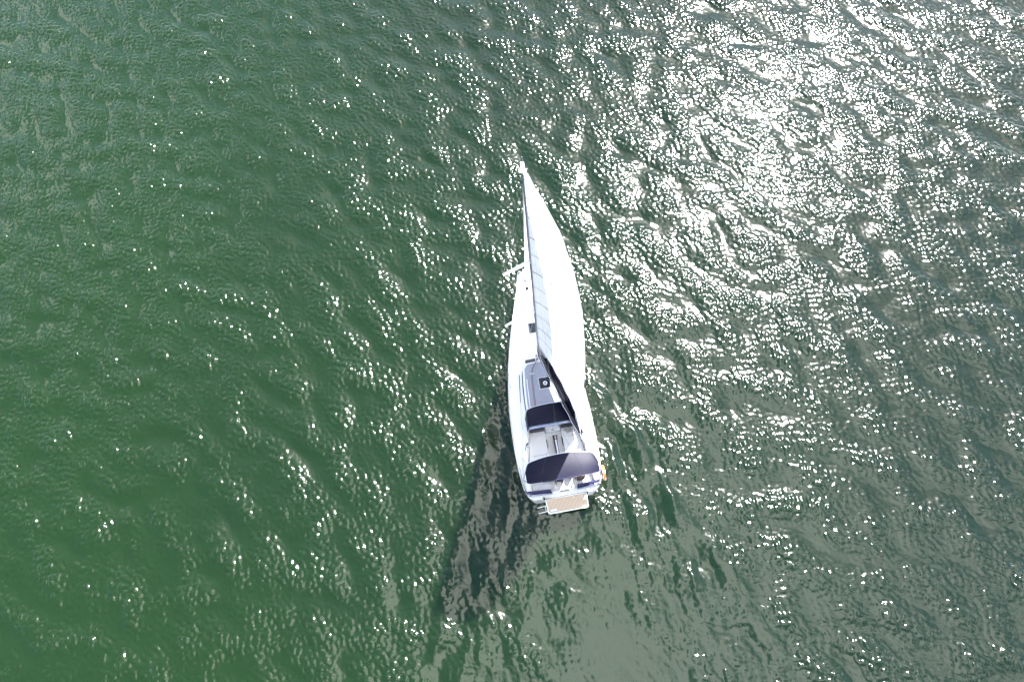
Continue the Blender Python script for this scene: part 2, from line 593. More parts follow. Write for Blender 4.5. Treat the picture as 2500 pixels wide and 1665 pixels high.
# ---------------------------------------------------------------- cockpit
MB().box((-1.47, 0.16, 0.44), (1.47, 3.50, 0.70)).build('cockpit_sole', FLOORW, boat)
for s in (-1, 1):
    c = MB()
    co_rows = []
    for y in np.linspace(0.27, 3.42, 14):
        w = well(max(0.27, min(3.41, y)))
        zt = 1.46 if y > 1.0 else 1.32 + 0.14 * max(0, (y - 0.27) / 0.73)
        co_rows.append([(s * w, y, 0.48), (s * (w + 0.02), y, zt - 0.05), (s * (w + 0.07), y, zt), (s * (w + 0.24), y, zt - 0.01), (s * (w + 0.32), y, sheer(y) + 0.03)])
    c.grid(co_rows).build('coaming', GEL, boat, True)
    # bench with its lids
    b = MB()
    b.prism([(s * 0.40, 1.72), (s * 0.40, 3.42), (s * 1.11, 3.42), (s * 1.37, 1.72)], 0.48, 0.90)
    b.build('bench', GEL, boat)
    MB().prism([(s * 0.43, 2.09), (s * 0.40, 3.30), (s * 1.02, 3.30), (s * 1.10, 2.09)], 0.902, 0.945).build('seat_lid', LIDW, boat)
    MB().prism([(s * 0.43, 1.73), (s * 0.43, 2.07), (s * 1.10, 2.07), (s * 1.15, 1.73)], 0.902, 0.945).build('seat_lid', LIDW, boat)
    # thin dark box added to stand for the dark slot in the bench front
    MB().box((s * 0.375 - 0.014, 2.42, 0.70), (s * 0.375 + 0.014, 2.82, 0.84), 0.005).build('bench_slot', NAVYC, boat)
    # helm seat at the stern
    MB().prism([(s * 0.62, 0.27), (s * 0.62, 0.72), (s * 1.44, 0.72), (s * 1.40, 0.27)], 0.48, 0.93).build('helm_seat', LIDW, boat)
    MB().box((min(s * 0.66, s * 0.98), 0.30, 0.932), (max(s * 0.66, s * 0.98), 0.69, 0.955), 0.006).build('seat_pad', FLOORW, boat)
    # solid dark box standing in for the shade of the open hollow below the sprayhood
    MB().box((min(s * 0.42, s * 1.08), 3.22, 0.93), (max(s * 0.42, s * 1.08), 3.48, 1.42), 0.01).build('locker_shade_block', DARK, boat)
# companionway bulkhead and sliding cover
MB().box((-1.12, 3.43, 0.46), (1.12, 3.52, 1.74)).build('bulkhead', GEL, boat)
MB().box((-0.34, 3.12, 0.50), (0.36, 3.42, 1.05), 0.02).build('companionway_step', LIDW, boat)
MB().box((-0.06, 3.16, 1.052), (0.07, 3.19, 1.06)).build('vent_slot', DARK, boat)
# cockpit table, folded
t = MB().box((-0.02, 1.95, 0.50), (0.13, 2.92, 0.93), 0.01).build('cockpit_table', WOODD, boat)
MB().box((-0.055, 1.93, 0.90), (-0.025, 2.95, 0.99), 0.008).build('table_leaf', WOODD, t)
MB().box((0.02, 2.0, 0.935), (0.10, 2.72, 0.985), 0.012).build('table_top', GEL, t)
MB().box((0.03, 2.76, 0.935), (0.09, 2.86, 1.0), 0.01).build('cup_holder', SPRW, t)
MB().tube([(0.15, 1.93, 0.55), (0.15, 1.93, 1.02), (0.15, 2.94, 1.02), (0.15, 2.94, 0.55)], 0.014).build('grab_rail', STEEL, t, True)

# ---------------------------------------------------------------- coachroof
def roof_w(y):
    return float(np.interp(y, [3.42, 4.0, 4.6, 5.4, 6.24, 6.50], [1.02, 1.02, 1.01, 0.96, 0.87, 0.78]))


yr = list(np.linspace(3.43, 6.48, 12))
rows = []
for y in yr:
    w = roof_w(y)
    zd = sheer(y) + 0.03
    rows.append([(-w - 0.17, y, zd - 0.05), (-w - 0.06, y, 1.68), (-w, y, 1.745)] + [(w * k, y, 1.745 + 0.05 * (1 - k * k)) for k in (-0.6, -0.2, 0.2, 0.6)] +
                [(w, y, 1.745), (w + 0.06, y, 1.68), (w + 0.17, y, zd - 0.05)])
y = 6.78
w = 0.74
rows.append([(-w - 0.15, y, sheer(y)), (-w - 0.06, y, 1.50), (-w, y, 1.53)] + [(w * k, y, 1.54) for k in (-0.6, -0.2, 0.2, 0.6)] + [(w, y, 1.53), (w + 0.06, y, 1.50), (w + 0.15, y, sheer(y))])
y = 7.15
rows.append([(-w + 0.02, y, sheer(y)), (-w + 0.03, y, 1.40), (-w + 0.06, y, 1.41)] + [(w * k, y, 1.42) for k in (-0.6, -0.2, 0.2, 0.6)] + [(w - 0.06, y, 1.41), (w - 0.03, y, 1.40), (w - 0.02, y, sheer(y))])
roof = MB().grid(rows).build('coachroof', GEL, boat, True)
# grey anti-slip top
rows = []
for y in np.linspace(3.46, 6.44, 14):
    w = roof_w(y) - 0.03 - 0.10 * max(0, (y - 6.2) / 0.24) ** 2
    rows.append([(w * k, y, 1.749 + 0.05 * (1 - (w * k / roof_w(y)) ** 2)) for k in (-1, -0.7, -0.35, 0, 0.35, 0.7, 1)])
MB().grid(rows, 0.006).build('deck_panel', GREY, roof, True)
# front and side windows
for s in (-1, 1):
    MB().grid([[(s * 0.16, 6.515, 1.775), (s * 0.45, 6.51, 1.765), (s * 0.745, 6.495, 1.742)], [(s * 0.16, 6.76, 1.565), (s * 0.45, 6.757, 1.56), (s * 0.73, 6.745, 1.56)]], 0.012, (0, -0.4, -0.9)).build('front_window', BLUEGL, roof)
    MB().grid([[(s * (roof_w(y) + 0.068), y, 1.655) for y in np.linspace(4.2, 6.2, 8)], [(s * (roof_w(y) + 0.125), y, 1.48) for y in np.linspace(4.2, 6.2, 8)]], 0.014, (-s, 0, 0)).build('side_window', GLASS, roof)
    MB().tube(smooth_path([(s * 0.80, 5.62, 1.76), (s * 0.815, 5.58, 1.815), (s * 0.86, 4.8, 1.82), (s * 0.895, 3.98, 1.815), (s * 0.90, 3.94, 1.76)], 5), 0.02).build('handrail', SPRW, roof, True)
    MB().box((min(s * 1.13, s * 1.15), 6.0, 1.37), (max(s * 1.13, s * 1.15), 6.1, 1.39)).build('track_end', DARK, boat)
    MB().tube([(s * 1.14, 6.1, 1.365), (s * 1.30, 4.72, 1.345)], 0.018, 6).build('genoa_track', NAVYC, boat)
# main hatch with round vent
ht = MB().box((-0.28, 5.04, 1.79), (0.31, 5.63, 1.822), 0.01).build('roof_hatch', SPRW, roof)
MB().box((-0.255, 5.065, 1.824), (0.285, 5.605, 1.836), 0.004).build('hatch_pane', GLASS, ht)
MB().lathe([(0.06, 0), (0.105, 0), (0.105, 0.03), (0.095, 0.045), (0.062, 0.045), (0.062, 0.02), (0.058, 0.02)], (0.03, 5.31, 1.837), 28).build('vent_ring', GEL, ht, True)
MB().lathe([(0.056, 0), (0.056, 0.025), (0.04, 0.034)], (0.03, 5.31, 1.837), 20).build('vent_cap', ALU, ht, True)
# foredeck hatch
zf = sheer(8.4) + 0.05
fh = MB().box((-0.29, 8.13, zf - 0.01), (0.30, 8.72, zf + 0.022), 0.01).build('deck_hatch', SPRW, boat)
MB().box((-0.262, 8.16, zf + 0.024), (0.272, 8.69, zf + 0.034), 0.004).build('hatch_pane', BLUEGL, fh)
# windlass, anchor locker, cleats
wl = MB().lathe([(0.09, 0), (0.09, 0.03), (0.05, 0.05), (0.045, 0.12), (0.07, 0.15), (0.05, 0.17)], (0.02, 10.62, sheer(10.6) + 0.03), 16).build('windlass', DARK, boat, True)
MB().tube([(0.02, 10.7, sheer(10.7) + 0.06), (0.03, 11.1, sheer(11) + 0.06), (0.02, 11.62, sheer(11.6) + 0.07)], 0.02, 6).build('anchor_chain', ALU, boat)
MB().box((-0.05, 11.3, 1.50), (0.07, 11.75, 1.545), 0.01).build('bow_roller', STEEL, boat)
for (x, y) in ((-0.42, 10.55), (0.42, 10.55), (-1.80, 5.6), (1.80, 5.6), (-1.72, 0.75), (1.72, 0.75)):
    x = x if abs(x) < 1 else math.copysign(beam(y) - 0.10, x)
    z = sheer(y) + 0.01
    MB().tube([(x, y - 0.11, z + 0.05), (x, y + 0.11, z + 0.05)], 0.012, 6).tube([(x, y - 0.04, z), (x, y - 0.04, z + 0.05)], 0.012, 6).tube([(x, y + 0.04, z), (x, y + 0.04, z + 0.05)], 0.012, 6).build('cleat', STEEL, boat)

# ---------------------------------------------------------------- sprayhood
def hood(u, y, zt, w, zf_):
    """arch point, u in -1..1"""
    k = abs(u)
    if k < 0.62:
        x = w * 0.86 * u / 0.62
        z = zt - 0.07 * (k / 0.62) ** 2.4
    else:
        q = (k - 0.62) / 0.38
        x = math.copysign(w * (0.86 + 0.14 * math.sin(q * math.pi / 2)), u)
        z = zt - 0.07 - (zt - 0.07 - zf_) * (1 - math.cos(q * math.pi / 2)) ** 0.9
    return (x, y, z)


us = [-1 + 2 * i / 32 for i in range(33)]
sec = []
for i in range(9):
    q = i / 8
    rr = []
    for u in us:
        k = abs(u)
        yf = 4.10 - 0.16 * k ** 2 - (0.22 if k > 0.8 else 0.22 * (k / 0.8) ** 6)
        ya = 3.08 + 0.02 * k - 0.14 * max(0, (k - 0.62) / 0.38) ** 1.5
        p = hood(u, yf + (ya - yf) * q, 2.42 + 0.18 * math.sin(min(1, q * 1.25) * math.pi / 2) + 0.004 * math.sin(9 * u + 5 * q), 1.22, 1.60 - 0.08 * q)
        rr.append(p)
    sec.append(rr)
hoodo = MB().grid(sec, 0.012).build('sprayhood', NAVY, boat, True)
fr = sec[0]
MB().tube([Vector(p) + Vector((0, 0.012, 0.012)) for p in fr], 0.022, 6).build('hood_piping', VINYL, hoodo, True)
scr = [[Vector(p) + Vector((0, 0.03, -0.01)) for p in fr]]
for q in (0.35, 0.7):
    scr.append([Vector((p[0] * (1 + 0.01 * q), p[1] + 0.20 * q * (1 - 0.75 * abs(u) ** 3), p[2] + (1.80 - p[2] - 0.1 * abs(u) ** 4) * q if p[2] > 1.9 else p[2] - 0.1 * q)) for p, u in zip(fr, us)])
MB().grid(scr[:2], 0.004, (0, -1, 0)).build('hood_window', NAVY, hoodo, True)
MB().grid([[p + Vector((0, 0.003, 0)) for p in scr[1]], scr[2]], 0.004, (0, -1, 0)).build('hood_skirt', NAVY, hoodo, True)
af = sec[-1]
band = [[Vector(p) + Vector((0, 0.03, 0.006)) for p in af[4:-4]], [Vector(p) + Vector((0, -0.09, -0.05)) for p in af[4:-4]]]
MB().grid(band, 0.012).build('hood_edge_band', BAND, hoodo, True)
MB().tube([Vector(p) + Vector((0, -0.02, -0.03)) for p in af], 0.016, 6).build('hood_hoop', STEEL, hoodo, True)
MB().box((-1.24, 2.93, 1.56), (-1.16, 3.02, 1.60), 0.01).build('hood_tab', WHITEM, hoodo)

# ---------------------------------------------------------------- bimini
def bim(u, q):
    k = abs(u)
    x = 1.64 * u
    yf = 1.555 - 0.20 * k ** 2 - 0.30 * max(0, (k - 0.86) / 0.14) ** 2.2
    ya = 0.455 + 0.06 * k ** 2 + 0.07 * max(0, (k - 0.9) / 0.1) ** 2
    y = yf + (ya - yf) * q
    z = 2.78 + 0.22 * (1 - k ** 2.6) + 0.035 * math.sin(q * math.pi) + 0.006 * math.sin(7 * u + 3 * q)
    return Vector((x + 0.035, y, z))


us = [-1 + 2 * i / 40 for i in range(41)]
bsec = [[bim(u, q / 10) for u in us] for q in range(11)]
bimo = MB().grid(bsec, 0.014).build('bimini', NAVY, boat, True)
MB().tube([p + Vector((0, 0.016, 0.004)) for p in bsec[0]], 0.017, 6).build('bimini_hoop', VINYL, bimo, True)
MB().tube([p + Vector((0, -0.006, -0.012)) for p in bsec[-1]], 0.013, 6).build('bimini_hoop', NAVYC, bimo, True)
for s in (-1, 1):
    xe = 1.64 * s + 0.035
    MB().tube([(xe, 1.04, 2.76), (s * 1.76, 0.86, 1.9), (s * 1.70, 0.80, 1.22)], 0.015).build('bimini_leg', STEEL, bimo, True)
    MB().tube([(xe, 0.62, 2.76), (s * 1.76, 0.86, 1.9)], 0.013).build('bimini_leg', STEEL, bimo, True)
    MB().tube([(s * 1.45 + 0.03, 1.30, 2.80), (s * 1.72, 2.08, 1.26)], 0.008).build('bimini_strap', BAND, bimo, True)
    x0_ = -0.40 if s < 0 else 0.52
    MB().tube(smooth_path([(x0_, 0.50, 2.95), (x0_ + 0.02, 0.40, 2.2), (x0_ + 0.04, 0.30, 1.35), (x0_ + 0.04, 0.26, 1.23)], 4), 0.012).build('bimini_strut', STEEL, bimo, True)
    MB().tube(smooth_path([(x0_ + 0.09, 0.52, 2.9), (x0_ + 0.10, 0.42, 2.2), (x0_ + 0.14, 0.28, 1.23)], 4), 0.008).build('bimini_strut', STEEL, bimo, True)

# ---------------------------------------------------------------- helm
for s in (-1, 1):
    xc = -0.50 if s < 0 else 0.42
    xw = xc
    p = MB()
    p.add([(xw - 0.13, 0.86, 0.5), (xw + 0.13, 0.86, 0.5), (xw + 0.13, 1.12, 0.5), (xw - 0.13, 1.12, 0.5), (xw - 0.09, 0.84, 1.28), (xw + 0.09, 0.84, 1.28), (xw + 0.10, 1.04, 1.36), (xw - 0.10, 1.04, 1.36)],
          [(0, 1, 2, 3), (4, 5, 6, 7), (0, 1, 5, 4), (1, 2, 6, 5), (2, 3, 7, 6), (3, 0, 4, 7)])
    ped = p.build('helm_pedestal', DARK, boat)
    wpts = [(xw + 0.40 * math.cos(a), 0.76 - 0.06 * math.sin(a), 1.22 + 0.40 * math.sin(a)) for a in [2 * math.pi * i / 32 for i in range(32)]]
    wh = MB().tube(wpts, 0.016, 6, True)
    for i in range(5):
        a = 2 * math.pi * i / 5 + 0.3
        wh.tube([(xw, 0.79, 1.22), (xw + 0.39 * math.cos(a), 0.76 - 0.06 * math.sin(a), 1.22 + 0.39 * math.sin(a))], 0.009, 5)
    wh.tube([(xw, 0.76, 1.22), (xw, 0.88, 1.22)], 0.03)
    wh.build('steering_wheel', DARK, ped, True)

# ---------------------------------------------------------------- stern backrests, rails, platform
for s in (-1, 1):
    if s < 0:
        A1, A2 = (-1.70, 0.345), (-0.60, 0.285)
        C1, C2 = (-1.60, 0.235), (-0.545, 0.175)
    else:
        A1, A2 = (0.64, 0.305), (1.69, 0.365)
        C1, C2 = (0.625, 0.20), (1.71, 0.255)
    bk = MB()
    for (P, Q, z) in ((A1, A2, 1.46), (C1, C2, 1.40)):
        d = (Vector((Q[0], Q[1], 0)) - Vector((P[0], P[1], 0))).normalized()
        nrm = Vector((-d.y, d.x, 0))
        prof = [(0.062 * math.cos(a), 0.095 * math.sin(a)) for a in [2 * math.pi * i / 12 for i in range(12)]]
        vs_, fs = [], []
        for e, pt in enumerate((P, Q)):
            for (a, b_) in prof:
                v = Vector((pt[0], pt[1], z)) + nrm * a + Vector((0, 0, b_))
                vs_.append(v)
        for i in range(12):
            fs.append((i, (i + 1) % 12, 12 + (i + 1) % 12, 12 + i))
        fs += [tuple(range(12))[::-1], tuple(range(12, 24))]
        bk.add(vs_, fs)
    bo = bk.build('stern_backrest', NAVYC, boat, True)
    if s > 0:
        # pale lettering patches near the outer end, too worn to read
        for (f0, f1, w0, w1) in ((0.74, 0.845, -0.022, 0.028), (0.875, 0.915, -0.022, 0.028), (0.945, 0.985, -0.026, 0.03)):
            Pp, Qq = Vector((C1[0], C1[1], 1.499)), Vector((C2[0], C2[1], 1.499))
            a, b_ = Pp.lerp(Qq, f0), Pp.lerp(Qq, f1)
            nn = Vector((-0.05, 1, 0)) * 1.0
            q = [a + nn * w0, b_ + nn * w0, b_ + nn * w1 * 0.9, a + nn * w1]
            MB().add(q + [v - Vector((0, 0, 0.012)) for v in q], [(0, 1, 2, 3), (4, 7, 6, 5), (0, 4, 5, 1), (1, 5, 6, 2), (2, 6, 7, 3), (3, 7, 4, 0)]).build('lettering', WHITEM, bo)
    # pushpit
    zt = 1.78
    path = [(s * 0.60, 0.10, 1.22), (s * 0.60, 0.10, zt - 0.1), (s * 0.72, 0.10, zt), (s * 1.45, 0.16, zt), (s * 1.68, 0.32, zt), (s * 1.80, 0.75, zt), (s * 1.84, 1.45, zt), (s * 1.84, 1.50, 1.22)]
    pp = MB().tube(smooth_path(path, 4), 0.014)
    pp.tube(smooth_path([(s * 0.60, 0.10, 1.5), (s * 1.45, 0.16, 1.5), (s * 1.68, 0.32, 1.5), (s * 1.80, 0.75, 1.5), (s * 1.84, 1.47, 1.5)], 4), 0.011)
    for (x, y) in ((1.45, 0.16), (1.80, 0.75)):
        pp.tube([(s * x, y, 1.2), (s * x, y, zt)], 0.013)
    pp.build('pushpit', STEEL, boat, True)
    # pulpit at the bow
    zb = sheer(11)
    pl = MB().tube(smooth_path([(s * 0.58, 10.05, zb), (s * 0.60, 10.05, zb + 0.55), (s * 0.52, 10.5, zb + 0.62), (s * 0.36, 11.2, zb + 0.64), (s * 0.22, 11.45, zb + 0.5), (s * 0.17, 11.5, zb)], 4), 0.014)
    pl.tube(smooth_path([(s * 0.60, 10.06, zb + 0.3), (s * 0.52, 10.6, zb + 0.32), (s * 0.30, 11.38, zb + 0.33)], 4), 0.011)
    pl.tube([(s * 0.50, 10.65, zb), (s * 0.50, 10.6, zb + 0.62)], 0.012)
    pl.build('pulpit', STEEL, boat, True)
    # stanchions and lifelines
    st = []
    for y in (2.9, 4.5, 6.1, 7.6, 8.9):
        x = beam(y) - 0.07
        MB().tube([(s * x, y, sheer(y)), (s * (x + 0.02), y, sheer(y) + 0.62)], 0.012, 8).build('stanchion', STEEL, boat, True)
        st.append((x + 0.02, y))
    for dz in (0.60, 0.32):
        pts = [(s * 1.84, 1.48, 1.18 + dz)] + [(s * x, y, sheer(y) + dz) for x, y in st] + [(s * 0.60, 10.05, zb + dz - 0.04)]
        MB().tube(pts, 0.0045, 5).build('lifeline', STEEL, boat)

plat = MB()
poly = [(-0.94, 0.10), (1.07, 0.10), (1.05, -0.50), (1.03, -0.56), (0.96, -0.60), (-0.78, -0.62), (-0.86, -0.60), (-0.90, -0.54)]
plat.prism(poly, 0.33, 0.41)
po = plat.build('swim_platform', GEL, boat)
inner = [(-0.885, 0.055), (1.02, 0.055), (1.00, -0.50), (0.95, -0.545), (-0.77, -0.565), (-0.85, -0.51)]
MB().prism(inner, 0.4105, 0.414).build('caulking', CAULK, po)
tk = MB()
npl = 30
for i in range(npl):
    a0 = -0.875 + (1.885) * i / npl + 0.008
    a1 = -0.875 + (1.885) * (i + 1) / npl - 0.008
    yb = -0.53 + 0.03 * max(0, 1 - min(i, npl - 1 - i) / 1.5)
    tk.box((a0, yb, 0.412), (a1, 0.045, 0.4235))
tk = tk.build('teak_planking', TEAK, po)
tk['kind'] = 'stuff'
MB().tube([(-0.93, 0.13, 0.44), (1.06, 0.13, 0.44)], 0.012, 6).build('hinge_bar', STEEL, po)
MB().box((-0.92, 0.115, 0.42), (1.06, 0.17, 0.50), 0.01).build('platform_sill', GEL, boat)
MB().box((-0.76, -0.50, 0.426), (-0.46, -0.43, 0.47), 0.012).build('hinge_cover', SPRW, po)
MB().box((-0.80, -0.545, 0.426), (-0.40, -0.505, 0.445), 0.006).build('hinge_plate', ALU, po)
for x in (0.42, 0.78):
    MB().lathe([(0.03, 0), (0.03, 0.015), (0.012, 0.02)], (x, -0.02, 0.424), 12).build('deck_fitting', STEEL, po)
ld = MB()
ld.tube([(-0.86, -0.20, 0.36), (-1.37, -0.24, 0.37), (-1.33, -0.50, 0.37), (-0.84, -0.46, 0.36)], 0.019, 8)
ld.tube([(-0.99, -0.21, 0.365), (-0.96, -0.47, 0.365)], 0.016, 8)
ld.build('boarding_ladder', SPRW, po, True)
MB().box((-0.16, 0.19, 1.235), (0.24, 0.225, 1.25)).build('grip_slot', DARK, boat)

MB().box((-1.0, 0.175, 0.36), (1.10, 0.255, 1.20), 0.01).build('transom_gate', GEL, boat)

# ---------------------------------------------------------------- winches, organisers, running rigging
def winch(x, y, z):
    w = MB().lathe([(0.095, 0), (0.095, 0.03), (0.065, 0.05), (0.06, 0.11), (0.085, 0.145), (0.085, 0.165), (0.05, 0.175)], (x, y, z), 22).build('winch', ALU, boat, True)
    MB().lathe([(0.048, 0), (0.048, 0.012), (0.02, 0.016)], (x, y, z + 0.175), 16).build('winch_cap', DARK, w, True)
    return w


for s in (-1, 1):
    winch(s * 1.30, 2.55, 1.45)
    winch(s * 0.72, 3.75, 1.78)
    # halyards led aft along the roof
    for i in range(3):
        o_ = 0.05 * i
        MB().tube(smooth_path([(s * (0.08 + 0.3 * o_), 6.62, 1.86), (s * (0.28 + o_), 6.30, 1.83), (s * (0.46 + o_), 5.9, 1.80), (s * (0.52 + o_), 4.9, 1.795), (s * (0.56 + o_), 4.15, 1.79)], 4), 0.007, 5).build('halyard', (ROPEW, ROPED, ROPER)[i], boat, True)
    MB().box((min(s * 0.38, s * 0.62), 5.86, 1.79), (max(s * 0.38, s * 0.62), 5.95, 1.815), 0.006).build('deck_organiser', ALU, boat)
MB().tube([(-1.47, 2.30, 1.48), (-1.37, 2.50, 1.62), (-1.30, 2.55, 1.64)], 0.014, 6).build('winch_handle', DARK, boat)
MB().tube(smooth_path([(-1.30, 2.46, 1.50), (-1.36, 2.1, 1.475), (-1.40, 1.7, 1.475), (-1.40, 1.3, 1.47)], 5), 0.008, 5).build('jib_sheet', ROPED, boat, True)
MB().tube(smooth_path([(-1.30, 2.64, 1.50), (-1.20, 2.8, 1.48), (-1.42, 3.4, 1.36), (-1.34, 4.3, 1.36), (-1.22, 5.4, 1.38)], 5), 0.008, 5).build('jib_sheet', ROPEW, boat, True)
MB().tube([(-0.95, 6.35, 1.42), (-0.55, 6.9, 1.50), (-0.12, 7.05, 1.62), (-0.06, 6.85, 1.9)], 0.007, 5).build('furling_line', ROPED, boat)
# mast step collar with blocks
MB().box((-0.24, 6.50, 1.72), (0.26, 6.98, 1.80), 0.03).build('mast_step', GEL, boat, True)
for (x, y) in ((-0.17, 6.62), (-0.15, 6.80), (0.17, 6.62), (0.18, 6.80), (0.0, 6.56)):
    MB().lathe([(0.03, 0), (0.034, 0.03), (0.02, 0.06)], (x, y, 1.80), 10).build('turning_block', DARK, boat)

# ---------------------------------------------------------------- mast
YM, RAKE = 6.732, 0.0102


def mast_at(z):
    return Vector((0, YM - RAKE * (z - 1.75), z))


rows = []
for z in np.linspace(1.75, 17.34, 26):
    c = mast_at(z)
    sc = 1.0 if z < 13 else 1 - 0.35 * (z - 13) / 4.34
    rows.append([(c.x + 0.068 * sc * math.cos(a), c.y + 0.105 * sc * math.sin(a), z) for a in [2 * math.pi * i / 16 for i in range(17)]])
mast = MB().grid(rows).build('mast', ALU, boat, True)
MB().box((-0.010, 6.60, 1.9), (0.010, 6.66, 2.0)).build('sail_track', DARK, mast)
trk = MB()
for z0 in np.arange(2.9, 17.0, 1.0):
    a, b_ = mast_at(z0), mast_at(z0 + 1.0)
    trk.tube([a + Vector((-0.005, -0.108 * (1 if z0 < 12.5 else 1 - 0.35 * (z0 - 12.5) / 4.84) - 0.004, 0)), b_ + Vector((-0.005, -0.108 * (1 if z0 + 1 < 13 else 1 - 0.35 * (z0 - 12) / 4.34) - 0.004, 0))], 0.010, 6)
trk.build('sail_track', BAND, mast)
top = mast_at(17.34)
mh = MB().box((-0.05, top.y - 0.22, 17.32), (0.05, top.y + 0.16, 17.37), 0.012).build('masthead', SPRW, mast)
MB().tube([(0.03, top.y - 0.05, 17.36), (0.03, top.y - 0.04, 17.5)], 0.006, 5).build('antenna', SPRW, mh)
MB().tube([(-0.02, top.y + 0.1, 17.37), (-0.02, top.y - 0.25, 17.40), (-0.02, top.y - 0.25, 17.44)], 0.006, 5).tube([(-0.02, top.y - 0.35, 17.45), (0.10, top.y - 0.15, 17.45)], 0.008, 5).build('wind_vane', SPRW, mh)

tips = {}
for s in (-1, 1):
    for (nm, z, ln, yt) in (('lower', 7.43, 1.36, 6.21), ('upper', 11.78, 1.06, 6.27)):
        r0 = mast_at(z)
        tip = Vector((s * ln, yt, z - 0.04))
        d = (tip - r0)
        n_ = Vector((d.y, -d.x, 0)).normalized()
        vs_, fs = [], []
        for k, (c, wd) in enumerate(((r0, 0.085), (r0 + d * 0.5, 0.075), (tip, 0.045))):
            for a in [2 * math.pi * i / 10 for i in range(10)]:
                vs_.append(c + n_ * (wd * math.cos(a)) + Vector((0, 0, 0.022 * math.sin(a))))
        for k in range(2):
            for i in range(10):
                fs.append((k * 10 + i, k * 10 + (i + 1) % 10, (k + 1) * 10 + (i + 1) % 10, (k + 1) * 10 + i))
        fs += [tuple(range(10))[::-1], tuple(range(20, 30))]
        MB().add(vs_, fs).build('spreader', SPRW, mast, True)
        tips[(s, nm)] = tip
    ch = Vector((s * 1.52, 6.25, 1.34))
    ch2 = Vector((s * 0.98, 6.30, 1.62))
    MB().tube([mast_at(16.7), tips[(s, 'upper')], tips[(s, 'lower')], ch], 0.005, 5).build('cap_shroud', STEEL, boat)
    MB().tube([mast_at(11.7), tips[(s, 'lower')]], 0.004, 5).build('intermediate_shroud', STEEL, boat)
    MB().tube([mast_at(7.35), ch2], 0.005, 5).build('lower_shroud', STEEL, boat)
    MB().tube([Vector((0, 2.2, 6.6)), Vector((s * 1.35, 0.10, 1.2))], 0.004, 5).build('backstay_leg', STEEL, boat)
MB().tube([Vector((0, top.y - 0.2, 17.33)), Vector((0, 2.2, 6.6))], 0.004, 5).build('backstay', STEEL, boat)
# headsail sheeted in to starboard, mostly hidden behind the mainsail
fs0, fs1 = Vector((0.02, 11.15, 1.75)), mast_at(16.7) + Vector((0, 0.10, 0))
clew = Vector((1.18, 6.66, 2.40))


def jib_pt(v, q):
    L_ = fs0.lerp(fs1, 0.02 + 0.96 * v)
    E_ = clew.lerp(fs1 + Vector((0.02, -0.02, -0.1)), v) + Vector((0.22, -0.02, 0)) * math.sin(v * math.pi)
    d_ = E_ - L_
    n_ = Vector((-d_.y, d_.x, 0)).normalized()
    if n_.x < 0:
        n_ = -n_
    return L_ + d_ * q + n_ * (d_.length * 0.12 * 3.6 * (q ** 0.9) * (1 - q) ** 1.1)


jib = MB().grid([[jib_pt(v / 30, q / 14) for q in range(15)] for v in range(31)]).build('headsail', SAIL, boat, True)
MB().tube([jib_pt(v / 20, 0.0) for v in range(21)], 0.03, 8).build('luff_tape', SPRW, jib, True)
MB().tube([clew, Vector((1.10, 6.05, 1.62))], 0.008, 5).build('headsail_sheet', ROPED, boat)
MB().tube([fs0 - (fs1 - fs0) * 0.01, fs1], 0.008, 5).lathe([(0.09, 0), (0.10, 0.02), (0.06, 0.05), (0.06, 0.09), (0.10, 0.12), (0.05, 0.13)], (0.02, 11.12, 1.58), 14).build('forestay', STEEL, boat)

# ---------------------------------------------------------------- boom, lazy bag, mainsail
TAB = [  # z, chord, angle
    (3.10, 4.52, 14.7), (3.8, 4.24, 16), (5.2, 4.10, 17), (6.6, 3.97, 18), (8.2, 3.79, 20), (10.0, 3.56, 22), (11.4, 3.24, 24), (13.0, 2.90, 26), (14.6, 2.40, 27), (15.6, 1.93, 27.5),
    (16.0, 1.68, 28.5), (16.5, 1.06, 30), (16.86, 0.58, 34), (16.92, 0.44, 34), (17.10, 0.34, 35), (17.30, 0.20, 36)]
TZ = [r[0] for r in TAB]


def sail_pt(z, q):
    zc = z - (1 - q) * 0.55 * min(1, max(0, (5.2 - z) / 2.1))      # the foot follows the rising boom
    c = float(np.interp(z, TZ, [r[1] for r in TAB]))
    a = RAD(float(np.interp(z, TZ, [r[2] for r in TAB])))
    sc = 1 if z < 13 else 1 - 0.35 * (z - 13) / 4.34
    l = mast_at(zc) + Vector((0, -0.105 * sc - 0.015, 0))
    d = Vector((math.sin(a), -math.cos(a), 0))
    nrm = Vector((math.cos(a), math.sin(a), 0))     # leeward (starboard)
    hgt = (z - 3.1) / 14.0
    camber = (0.055 + 0.075 * math.sin(min(1, hgt * 1.15) * math.pi) ** 0.7) * c
    if z < 4.0:
        camber = 0.055 * c + 0.0 * hgt
    prof = (q ** 0.85) * (1 - q) ** 1.1 * 3.55
    scal = 0.012 * c * math.sin(q * math.pi) * math.sin(z * 4.1 + q * 5)
    return l + d * (c * q) + nrm * (camber * prof + scal * 0.35)


zs = sorted(set([round(float(v), 3) for v in np.concatenate([np.linspace(3.1, 16.88, 70), np.array([16.93, 17.0, 17.1, 17.2, 17.3])])]))
qs = [i / 30 for i in range(31)]
main = MB().grid([[sail_pt(z, q) for q in qs] for z in zs]).build('mainsail', SAIL, boat, True)
main.data.polygons.foreach_set('use_smooth', [True] * len(main.data.polygons))


